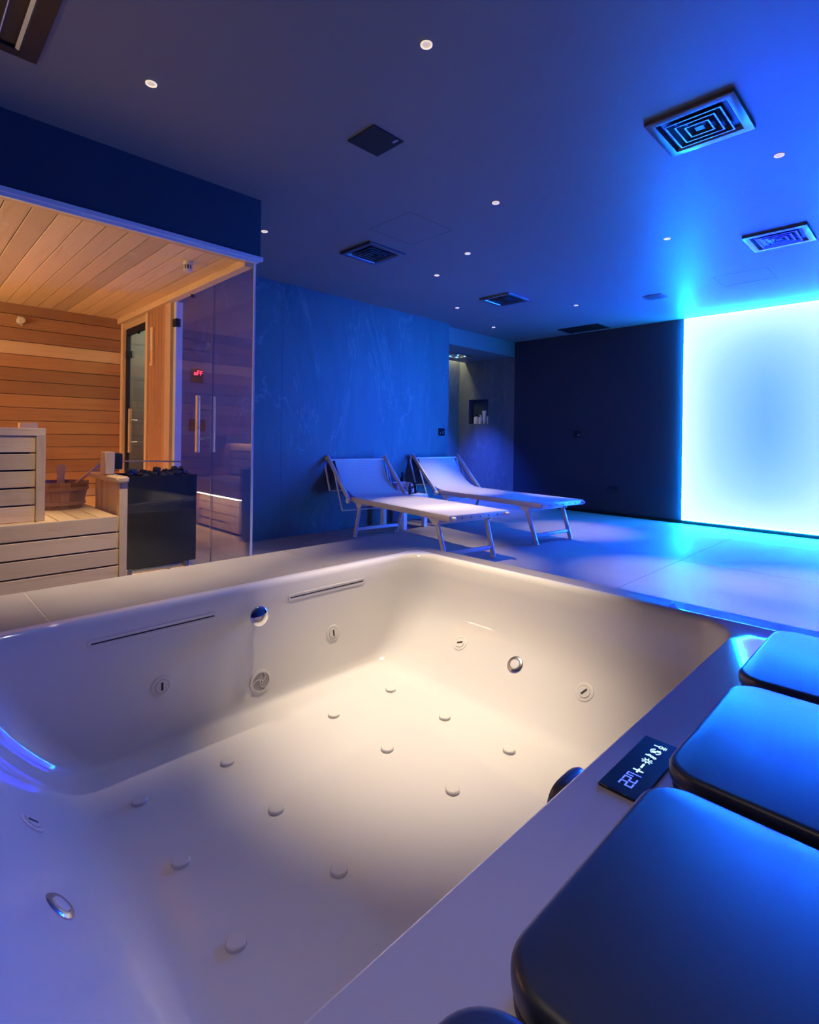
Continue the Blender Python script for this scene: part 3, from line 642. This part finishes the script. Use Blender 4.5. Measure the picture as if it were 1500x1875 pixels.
# chrome knob
f = frame(Vector((0.984, 1.799, 0.366)) - T0, (0, -1, 0.22))
kb = MB().lathe([(0.014, 0.0), (0.014, 0.030), (0.034, 0.030), (0.0365, 0.032), (0.0365, 0.036)] + [(0.0365*math.cos(R(a)), 0.036 + 0.011*math.sin(R(a))) for a in range(6, 90, 7)] + [(0.0, 0.047)], 36, f).build('chrome_knob', 'chrome', tb)
# underwater lamps
def tlamp(loc, nrm):
    f = frame(Vector(loc) - T0, nrm)
    l_ = MB().lathe([(0.033, -0.003), (0.033, 0.002), (0.029, 0.005), (0.021, 0.0055), (0.020, 0.003)], 32, f).build('tub_lamp', 'steel', tb)
    MB().lathe([(0.020, 0.003), (0.018, 0.006), (0.0, 0.0075)], 24, f).build('lamp_lens', 'lens', l_)
tlamp((1.7555, 1.166, 0.158), FN); tlamp((0.2345, 1.131, 0.17), EN)
# head pillow hanging over the inner edge
mb = MB(); f = frame(Vector((0.838, 0.430, 0.418)) - T0, (0, 1, 0.15))
oval = lambda sx, sy, z_: [f @ Vector((sx*math.copysign(abs(math.cos(R(a)))**0.6, math.cos(R(a))), sy*math.copysign(abs(math.sin(R(a)))**0.6, math.sin(R(a))), z_)) for a in range(0, 360, 12)]
mb.rings([oval(.048, .04, -0.004), oval(.054, .045, 0.004), oval(.054, .045, 0.022), oval(.049, .04, 0.030), oval(.034, .025, 0.033)], True, True)
mb.build('head_pillow', 'cushion', tb)
# touch control panel on the deck
px0, px1, py0, py1, pz = 0.828, 1.026, 0.322, 0.389, 0.479
tp = MB().box(px0, px1, py0, py1, pz, pz+0.004, 0.001, 1).build('touch_panel', 'black_gloss', tb, -T0)
GZ0, GZ1 = pz+0.004, pz+0.0046
yc = 0.355
mb = seg7(MB(), '22', px0+0.025, yc-0.010, 0.0095, 0.020, 0.0022, 0.0055, GZ0, GZ1, None); mb.build('digit', 'glyph_blue', tp, (0, 0, 0), False)
mb = seg7(MB(), '7', px0+0.056, yc-0.010, 0.0075, 0.020, 0.0018, 0.005, GZ0, GZ1, None); mb.build('digit', 'glyph_blue', tp, (0, 0, 0), False)
def glyph(fn): mb = MB(); fn(mb); mb.build('icon', 'glyph', tp, (0, 0, 0), False)
gx = px0 + 0.078
glyph(lambda mb: mb.box(gx-.0065, gx+.0065, yc-.0014, yc+.0014, GZ0, GZ1).box(gx-.0014, gx+.0014, yc-.0085, yc+.0085, GZ0, GZ1))
gx1 = px0 + 0.096
glyph(lambda mb: mb.box(gx1-.0065, gx1+.0065, yc-.0016, yc+.0016, GZ0, GZ1))
def ringg(mb, cx, cy, r0, r1, a0=0, a1=360, n=16):
    for k in range(n):
        A, B = R(a0+(a1-a0)*k/n), R(a0+(a1-a0)*(k+1)/n)
        mb.prism([(cx+r0*math.cos(A), cy+r0*math.sin(A)), (cx+r1*math.cos(A), cy+r1*math.sin(A)), (cx+r1*math.cos(B), cy+r1*math.sin(B)), (cx+r0*math.cos(B), cy+r0*math.sin(B))], GZ0, GZ1)
def sun(mb, cx):
    ringg(mb, cx, yc, .0028, .0045)
    for k in range(8): mb.box(.0055, .009, -.0008, .0008, GZ0, GZ1, 0, 1, Matrix.Translation((cx, yc, 0)) @ Matrix.Rotation(R(45*k), 4, 'Z'))
glyph(lambda mb: sun(mb, px0+0.116))
def jetg(mb, cx):
    for k in range(3): ringg(mb, cx+(k-1)*.0016, yc-.006+k*.005, .0016, .0032, n=8)
    mb.box(cx-.0012, cx+.0012, yc+.006, yc+.010, GZ0, GZ1)
glyph(lambda mb: jetg(mb, px0+0.135))
def fan(mb, cx):
    ringg(mb, cx, yc, .0072, .009, 20, 150); ringg(mb, cx, yc, .0072, .009, 200, 330); ringg(mb, cx-.002, yc+.002, .001, .0038, n=8); ringg(mb, cx+.003, yc-.003, .001, .0028, n=8)
glyph(lambda mb: fan(mb, px0+0.155))
def shw(mb, cx):
    ringg(mb, cx, yc-.002, .0026, .0044); mb.box(cx-.001, cx+.001, yc+.002, yc+.010, GZ0, GZ1).box(cx-.005, cx+.005, yc-.009, yc-.0072, GZ0, GZ1).box(cx-.004, cx+.004, yc-.0115, yc-.0105, GZ0, GZ1)
glyph(lambda mb: shw(mb, px0+0.175))
# ------------------------------------------------------------------ cushions on the deck
CZ0, CZ1 = 0.4795, 0.523
def cushion(x0, x1, y1, label, y0=-0.40):
    c = ((x0+x1)/2, (y0+y1)/2, CZ0); t = thing('seat_cushion', c, label, 'cushion', 'dark cushions on the tub deck')
    hx, hy = (x1-x0)/2, (y1-y0)/2
    def rr(d, z, r): return rrect(-hx+d, hx-d, -hy+d, hy-d, r, z, 8)
    MB().rings([rr(.010, 0.0, .05), rr(.006, 0.003, .05), rr(.006, 0.014, .05)], False, True).build('base_board', 'cushion_base', t)
    h = CZ1 - CZ0
    MB().rings([rr(.008, 0.014, .052), rr(.001, 0.017, .058), rr(.0, 0.024, .058), rr(.0, h-.010, .058), rr(.002, h-.005, .056), rr(.006, h-.0015, .052), rr(.012, h, .047)], True, True).build('pad', 'cushion', t)
cushion(1.345, 1.775, 0.324, 'farthest dark cushion, nearest the blue wall panel')
cushion(0.877, 1.321, 0.313, 'dark cushion overlapping the far end of the lit touch panel')
cushion(0.424, 0.853, 0.309, 'largest-looking dark cushion, below the touch panel')
cushion(-0.02, 0.411, 0.312, 'dark cushion corner cut off at the bottom edge')

# ================================================================== LIGHT PANEL
lp = thing('light_panel', (XF-0.02, (PY0+PY1)/2, (PZ0+PZ1)/2), 'tall glowing blue-white backlit wall panel', 'light panel')
hy, hz = (PY1-PY0)/2, (PZ1-PZ0)/2
MB().box(0.002, 0.008, -hy, hy, -hz, hz).build('diffuser', 'panel', lp, smooth=False)
MB().box(0.0085, 0.0195, -hy-0.004, hy+0.004, -hz-0.004, hz+0.004).build('frame', 'alu', lp, smooth=False)

# ================================================================== CEILING FITTINGS
LP = [((0.824, 2.496), 'recessed downlight in front of the sauna, left of the tub', 2.0, 60, (0.03, 0.36)), ((1.508, 1.456), 'large-looking recessed downlight at top centre, over the tub', 2.3, 40, (0, -0.10)),
      ((2.847, 2.092), 'recessed downlight right of the square hatch outline, beyond the platform edge', 0.8, 36, (0, 0)), ((2.039, 3.660), 'recessed downlight beside the end of the dark fascia', 0.4, 36, (0, 0)),
      ((3.469, 2.832), 'recessed downlight over the foot end of the near lounger', 0.9, 36, (0, 0)), ((3.736, 3.426), 'recessed downlight above the middle of the near lounger', 0.9, 36, (0, 0)),
      ((4.833, 4.094), 'recessed downlight above the far lounger backrest near the slate wall', 0.7, 36, (0, 0)), ((6.012, 4.425), 'recessed downlight in the corner before the shower alcove', 0.2, 36, (0, 0)),
      ((5.662, 3.0), 'recessed downlight between the small grey square and the black ceiling slot', 0.9, 36, (0, 0)), ((4.259, 1.506), 'recessed downlight on the blue ceiling left of the farther vent', 0.8, 36, (0, 0)),
      ((3.427, 0.637), 'recessed downlight on the bright blue ceiling right of the large vent', 0.7, 36, (0, 0)),
      ((0.62, 1.45), 'recessed downlight above the near end of the tub', 0.08, 50, (0, 0)), ((4.75, 0.55), 'recessed downlight over the blue floor right of the farther vent', 0.8, 36, (0, 0)),
      ((0.15, 0.40), 'recessed downlight above the near corner of the tub deck', 0.16, 50, (0, 0))]
ringm = MB().lathe([(0.024, 0.0), (0.024, -0.004), (0.0205, -0.005), (0.019, 0.0)], 24).mesh('ring', 'lamp_ring')
dish = MB().lathe([(0.0195, -0.0008), (0.010, -0.0022), (0.0, -0.0024)], 24).mesh('reflector', 'lamp_glow')
for (x, y), lab, k, size, aim in LP:
    t = thing('downlight', (x, y, H), lab, 'downlight', 'recessed ceiling downlights')
    link('ring', ringm, t); link('reflector', dish, t)
    l = bpy.data.lights.new('downlight_lamp', 'SPOT'); l.energy = SPOT_W*k*(1.35 if size < 38 else 1.0); l.color = WARM; l.spot_size = R(size); l.spot_blend = 0.9 if size < 40 else 1.0; l.shadow_soft_size = 0.02
    o = bpy.data.objects.new('downlight_lamp', l); COL.objects.link(o); o.parent = t; o.location = (0, 0, -0.012); o.rotation_euler = Vector((aim[0], aim[1], -2.6)).to_track_quat('-Z', 'Y').to_euler()
def vent(x0, x1, y0, y1, label):
    cx, cy = (x0+x1)/2, (y0+y1)/2; s = (x1-x0)/2; t = thing('ceiling_vent', (cx, cy, H), label, 'vent', 'square ceiling air diffusers')
    def sq(a, z): return [Vector((a, a, z)), Vector((-a, a, z)), Vector((-a, -a, z)), Vector((a, -a, z))]
    MB().rings([sq(s, 0.0), sq(s, -0.018), sq(s*0.985, -0.020), sq(s*0.80, -0.020), sq(s*0.74, -0.001)]).build('frame', 'vent', t)
    MB().rings([sq(s*0.76, -0.0012), sq(s*0.76, -0.0008)], True, True).build('duct', 'dark', t)
    for a in (0.64, 0.46, 0.28):
        MB().rings([sq(s*a, -0.022), sq(s*(a-0.035), -0.022), sq(s*(a-0.16), -0.003), sq(s*(a-0.16)+0.002, -0.002), sq(s*a, -0.018)]).build('louvre', 'vent_black', t)
        MB().rings([sq(s*a+0.0005, -0.0185), sq(s*a+0.0005, -0.0228), sq(s*(a-0.035), -0.0228), sq(s*(a-0.035), -0.0222)]).build('louvre_lip', 'vent', t)
    MB().rings([sq(s*0.10, -0.020), sq(s*0.02, -0.004)], True, True).build('core', 'vent_black', t)
vent(2.632, 3.02, 0.662, 1.045, 'large square ceiling vent in the blue glow at upper right')
vent(4.596, 4.997, 0.69, 1.08, 'farther square ceiling vent on the blue ceiling near the panel')
vent(2.715, 3.106, 3.216, 3.60, 'black square ceiling vent near the top of the slate wall')
vent(4.68, 5.073, 3.262, 3.64, 'black square ceiling vent over the far lounger')
sp_ = thing('ceiling_speaker', (1.817, 2.116, H), 'flush black square ceiling speaker cover', 'speaker')
MB().box(-0.104, 0.104, -0.105, 0.105, -0.006, -0.0005, 0.001, 1).build('cover', 'black', sp_, smooth=False)
MB().box(0.06, 0.075, -0.098, -0.06, -0.0072, -0.006).build('badge', 'steel', sp_, smooth=False)
ss = thing('ceiling_plate', (5.888, 2.195, H), 'small dark square plate on the blue ceiling', 'plate')
MB().box(-0.105, 0.105, -0.095, 0.095, -0.006, -0.0005, 0.001, 1).build('cover', 'vent', ss, smooth=False)
MB().box(-0.09, 0.09, -0.08, 0.08, -0.008, -0.006, 0.0005, 1).build('inset', 'vent', ss, smooth=False)
so = thing('ceiling_slot', (6.915, 3.549, H), 'long black ceiling grille close to the dark far wall', 'grille')
MB().box(-0.19, 0.19, -0.302, 0.302, -0.004, -0.0005, 0.001, 1).build('frame', 'black', so, smooth=False)
for k in range(8): MB().box(-0.17+0.042*k, -0.15+0.042*k, -0.28, 0.28, -0.010, -0.004).build('blade', 'black', so, smooth=False)
ag = thing('air_grille', (0.10, 2.43, H), 'long black linear air grille at the top left corner', 'grille')
mb = MB().box(0.27, 0.335, -0.285, 0.268, -0.016, -0.0005, 0.002, 1).box(-0.335, -0.27, -0.285, 0.268, -0.016, -0.0005, 0.002, 1).box(-0.27, 0.27, 0.222, 0.268, -0.016, -0.0005, 0.002, 1).box(-0.27, 0.27, -0.285, -0.24, -0.016, -0.0005, 0.002, 1).build('frame', 'vent_black', ag, smooth=False)
MB().box(-0.27, 0.27, -0.24, 0.222, -0.002, -0.0005).build('duct', 'dark', ag, smooth=False)
MB().bar((0.262, -0.24, -0.010), (0.262, 0.222, -0.010), 0.014, 0.006, (0.5, 0, 1)).build('inner_trim', 'alu', ag, smooth=False)
for k in range(9): MB().bar((-0.25+0.056*k, -0.24, -0.009), (-0.25+0.056*k, 0.222, -0.009), 0.0025, 0.010, (0.35, 0, 1)).build('blade', 'alu', ag, smooth=False)

# ================================================================== LOUNGERS
lo = thing('sun_lounger', (3.735, 4.21, 0), 'x', 'lounger', 'folding sun loungers by the slate wall', (0, 0, R(-98.26)))
LL = 1.53
for sgn in (-1, 1):
    rl = MB().bar((-0.02, sgn*0.325, 0.397), (LL, sgn*0.325, 0.397), 0.03, 0.050, bev=0.004).build('side_rail', 'lounger_metal', lo)
    MB().lathe([(0.016, 0.0), (0.016, 0.02), (0.010, 0.035), (0.0, 0.038)], 14, frame((LL+0.004, sgn*0.305, 0.398), (1, 0, 0))).build('end_cap', 'lounger_plastic', rl)
    # front leg, rear leg with gusset plates
    a, b_ = (1.30, sgn*0.285, 0.36), (1.425, sgn*0.270, 0.012)
    MB().bar(a, b_, 0.024, 0.040, (1, 0, 0.3), 0.004).build('leg', 'lounger_metal', lo)
    gp = MB().prism([(1.21, 0.375), (1.37, 0.375), (1.345, 0.318), (1.295, 0.318)], -0.006, 0.006, Matrix(((1, 0, 0, 0), (0, 0, -1, sgn*0.304), (0, 1, 0, 0), (0, 0, 0, 1)))).build('gusset', 'lounger_plastic', lo)
    MB().box(-0.02, 0.02, -0.014, 0.014, 0.0, 0.016, 0.003, 2, Matrix.Translation((1.428, sgn*0.270, 0))).build('foot', 'lounger_plastic', lo)
    a, b_ = (0.085, sgn*0.285, 0.36), (-0.045, sgn*0.265, 0.012)
    MB().bar(a, b_, 0.024, 0.040, (1, 0, -0.3), 0.004).build('leg', 'lounger_metal', lo)
    MB().prism([(0.02, 0.375), (0.16, 0.375), (0.115, 0.318), (0.06, 0.318)], -0.006, 0.006, Matrix(((1, 0, 0, 0), (0, 0, -1, sgn*0.304), (0, 1, 0, 0), (0, 0, 0, 1)))).build('gusset', 'lounger_plastic', lo)
    MB().box(-0.02, 0.02, -0.014, 0.014, 0.0, 0.016, 0.003, 2, Matrix.Translation((-0.047, sgn*0.265, 0))).build('foot', 'lounger_plastic', lo)
    # backrest bar with pivot, folded shade tubes behind
    MB().bar((0.015, sgn*0.365, 0.372), (-0.475, sgn*0.372, 0.825), 0.026, 0.044, (0.6, 0, 0.7), 0.006).build('backrest_bar', 'lounger_metal', lo)
    MB().lathe([(0.0, 0.0), (0.026, 0.0), (0.028, 0.012), (0.022, 0.022), (0.0, 0.022)], 18, frame((0.01, sgn*0.380, 0.385), (0, sgn, 0))).build('pivot', 'lounger_plastic', lo)
    MB().tube([(-0.480, sgn*0.392, 0.815), (-0.495, sgn*0.392, 0.74), (-0.375, sgn*0.392, 0.455)], 0.0105, 10).build('shade_arm', 'lounger_metal', lo)
    MB().tube([(-0.36, sgn*0.35, 0.66), (-0.17, sgn*0.35, 0.265), (-0.165, sgn*0.33, 0.262)], 0.009, 10).build('support_leg', 'lounger_metal', lo)
MB().tube([(-0.166, -0.345, 0.263), (-0.166, 0.345, 0.263)], 0.009, 10).build('support_bar', 'lounger_metal', lo)
MB().tube([(-0.372, -0.39, 0.455), (-0.372, 0.39, 0.455)], 0.008, 10).build('shade_bar', 'lounger_metal', lo)
MB().tube([(-0.452, -0.36, 0.785), (-0.452, 0.36, 0.785)], 0.012, 10).build('head_bar', 'lounger_metal', lo)
MB().bar((LL-0.012, -0.31, 0.398), (LL-0.012, 0.31, 0.398), 0.024, 0.048, bev=0.004).build('foot_bar', 'lounger_metal', lo)
for dy in (-0.2, -0.1, 0, 0.1, 0.2): MB().lathe([(0.006, 0), (0.006, 0.003), (0, 0.004)], 8, frame((LL, dy, 0.395), (1, 0, 0))).build('rivet', 'black', lo)
MB().bar((1.315, -0.285, 0.335), (1.315, 0.285, 0.335), 0.026, 0.03, bev=0.003).build('cross_brace', 'lounger_metal', lo)
MB().bar((1.398, -0.265, 0.085), (1.398, 0.265, 0.085), 0.026, 0.032, bev=0.003).build('stretcher', 'lounger_metal', lo)
MB().bar((-0.018, -0.265, 0.085), (-0.018, 0.265, 0.085), 0.026, 0.032, bev=0.003).build('stretcher', 'lounger_metal', lo)
MB().bar((0.09, -0.285, 0.345), (0.09, 0.285, 0.345), 0.03, 0.03, bev=0.003).build('cross_brace', 'lounger_metal', lo)
prof = [(-0.455, 0.797), (-0.415, 0.735), (-0.355, 0.655), (-0.29, 0.58), (-0.22, 0.517), (-0.15, 0.472), (-0.08, 0.443), (-0.01, 0.428), (0.08, 0.424), (0.3, 0.422), (0.7, 0.420), (1.1, 0.422), (LL-0.03, 0.425), (LL-0.006, 0.424)]
mb = MB(); rgs = []
nY = 12
wid = lambda s: 0.305 if s < -0.05 else 0.316
top = [[mb.bm.verts.new((s, -wid(s) + 2*wid(s)*j/nY, z - 0.006*math.sin(math.pi*j/nY)*(1 if -0.4 < s < 1.4 else 0))) for j in range(nY+1)] for s, z in prof]
for a, b_ in zip(top, top[1:]):
    for j in range(nY): mb.bm.faces.new((a[j], a[j+1], b_[j+1], b_[j]))
fb = mb.build('mesh_sling', 'mesh', lo); sm = fb.modifiers.new('thick', 'SOLIDIFY'); sm.thickness = 0.005; sm.offset = -1
ss_ = fb.modifiers.new('sub', 'SUBSURF'); ss_.levels = 1; ss_.render_levels = 1
lo2 = copy_tree(lo)
lo['label'] = 'pale mesh folding sun lounger nearest the tub, left of the side table'
lo2.location = (5.026, 4.18, 0); lo2.rotation_euler = (0, 0, R(-97.76)); lo2['label'] = 'pale mesh folding sun lounger right of the side table, nearer the far wall'
# side table between them
tx, ty = 4.335, 4.447
tt = thing('side_table', (tx, ty, 0), 'small square white side table between the loungers', 'table')
MB().box(-0.195, 0.195, -0.20, 0.20, 0.335, 0.382, 0.002, 1).build('table_top', 'white', tt)
for sx in (-1, 1):
    for sy in (-1, 1): MB().box(sx*0.167-0.026, sx*0.167+0.026, sy*0.172-0.026, sy*0.172+0.026, 0, 0.335, 0.002, 1).build('leg', 'white', tt)
TZ = 0.383
# open box behind the bottles
bxo = thing('storage_box', (4.37, 4.53, TZ), 'low pale open box on the side table behind the bottles', 'box')
bbx = Matrix.Rotation(R(-8), 4, 'Z')
MB().box(-0.10, 0.10, 0.048, 0.058, 0, 0.125, 0.001, 1, bbx).build('back', 'white', bxo); MB().box(-0.10, 0.10, -0.06, 0.058, 0, 0.006, 0.001, 1, bbx).build('bottom', 'white', bxo)
for s_ in (-1, 1): MB().box(s_*0.1-0.004, s_*0.1+0.004, -0.06, 0.058, 0, 0.12, 0.001, 1, bbx).build('side', 'white', bxo)
def bottle(x, y, z, r, h, mt, label, cap='black', band=True, pump=False):
    t = thing('bottle', (x, y, z), label, 'bottle')
    MB().lathe([(0, 0), (r, 0.001), (r, h*0.66), (r*0.85, h*0.73), (r*0.42, h*0.79), (r*0.42, h*0.84)], 18).build('body', mt, t)
    MB().lathe([(r*0.5, h*0.83), (r*0.5, h*0.97), (r*0.42, h), (0, h)], 14).build('cap', cap, t)
    if band: MB().lathe([(r*1.01, h*0.12), (r*1.015, h*0.56)], 18).build('label_band', 'label', t)
    if pump: MB().tube([(0, 0, h), (0, 0, h*1.12), (-0.03, -0.012, h*1.12)], 0.005, 8).build('pump', cap, t)
    return t
bottle(4.335, 4.350, TZ, 0.021, 0.125, 'bottle_dark', 'dark bottle with black cap at the left of the side table trio', 'black', False)
bottle(4.392, 4.372, TZ, 0.021, 0.115, 'bottle_dark', 'small bottle with pale label in the middle of the side table trio', 'white')
bottle(4.447, 4.375, TZ, 0.021, 0.130, 'bottle_dark', 'dark bottle with black cap at the right of the side table trio', 'black', False)
bottle(4.285, 4.40, TZ, 0.020, 0.10, 'bottle_dark', 'short dark bottle partly hidden by the near lounger arm', 'label', True)
bottle(4.47, 4.62, TZ, 0.028, 0.235, 'bottle_dark', 'tall dark bottle behind the box on the side table', 'black', False)
# niche bottles
nz = 1.2955
bottle(XF+0.045, 5.665, nz, 0.040, 0.155, 'bottle_white', 'squat white pump bottle at the left in the wall niche', 'black', False, True)
bottle(XF+0.045, 5.572, nz, 0.032, 0.155, 'bottle_white', 'short pale bottle second from left in the wall niche', 'bottle_white', False)
tu = thing('lotion_tube', (XF+0.045, 5.49, nz), 'tall pale squeeze tube standing on its cap in the niche', 'tube')
MB().lathe([(0.0, 0), (0.022, 0), (0.022, 0.03), (0.0, 0.03)], 16).build('cap', 'bottle_white', tu)
MB().rings([[Vector((0.024*math.cos(R(a)), 0.028*math.sin(R(a)), 0.03)) for a in range(0, 360, 20)], [Vector((0.020*math.cos(R(a)), 0.038*math.sin(R(a)), 0.14)) for a in range(0, 360, 20)], [Vector((0.003*math.cos(R(a)), 0.050*math.sin(R(a)), 0.222)) for a in range(0, 360, 20)]], True, True).build('body', 'bottle_white', tu)
bottle(XF+0.045, 5.405, nz, 0.030, 0.165, 'bottle_white', 'pale pump bottle at the right edge of the wall niche', 'black', False, True)
# shower head set in the alcove soffit
sh = thing('shower_head', (6.42, 5.42, 2.3625), 'square steel ceiling shower head with blue lights', 'shower head')
MB().box(-0.17, 0.17, -0.17, 0.17, -0.022, -0.001, 0.003).build('plate', 'chrome', sh)
for dx, dy in ((-0.08, -0.08), (0.08, -0.08), (-0.08, 0.08), (0.08, 0.08)): MB().lathe([(0.018, -0.022), (0.016, -0.026), (0, -0.027)], 14, Matrix.Translation((dx, dy, 0))).build('blue_light', 'shower_led', sh)
for i in range(5):
    for j in range(5): MB().lathe([(0.006, -0.022), (0.004, -0.027), (0, -0.027)], 6, Matrix.Translation((-0.14+0.07*i, -0.14+0.07*j, 0))).build('nozzle', 'steel', sh)
l = bpy.data.lights.new('shower_blue_lamp', 'SPOT'); l.energy = 900; l.color = (0.02, 0.08, 1.0); l.spot_size = R(75); l.spot_blend = 0.7; l.shadow_soft_size = 0.05
o = bpy.data.objects.new('shower_blue_lamp', l); COL.objects.link(o); o.parent = sh; o.location = (0, 0, -0.04)
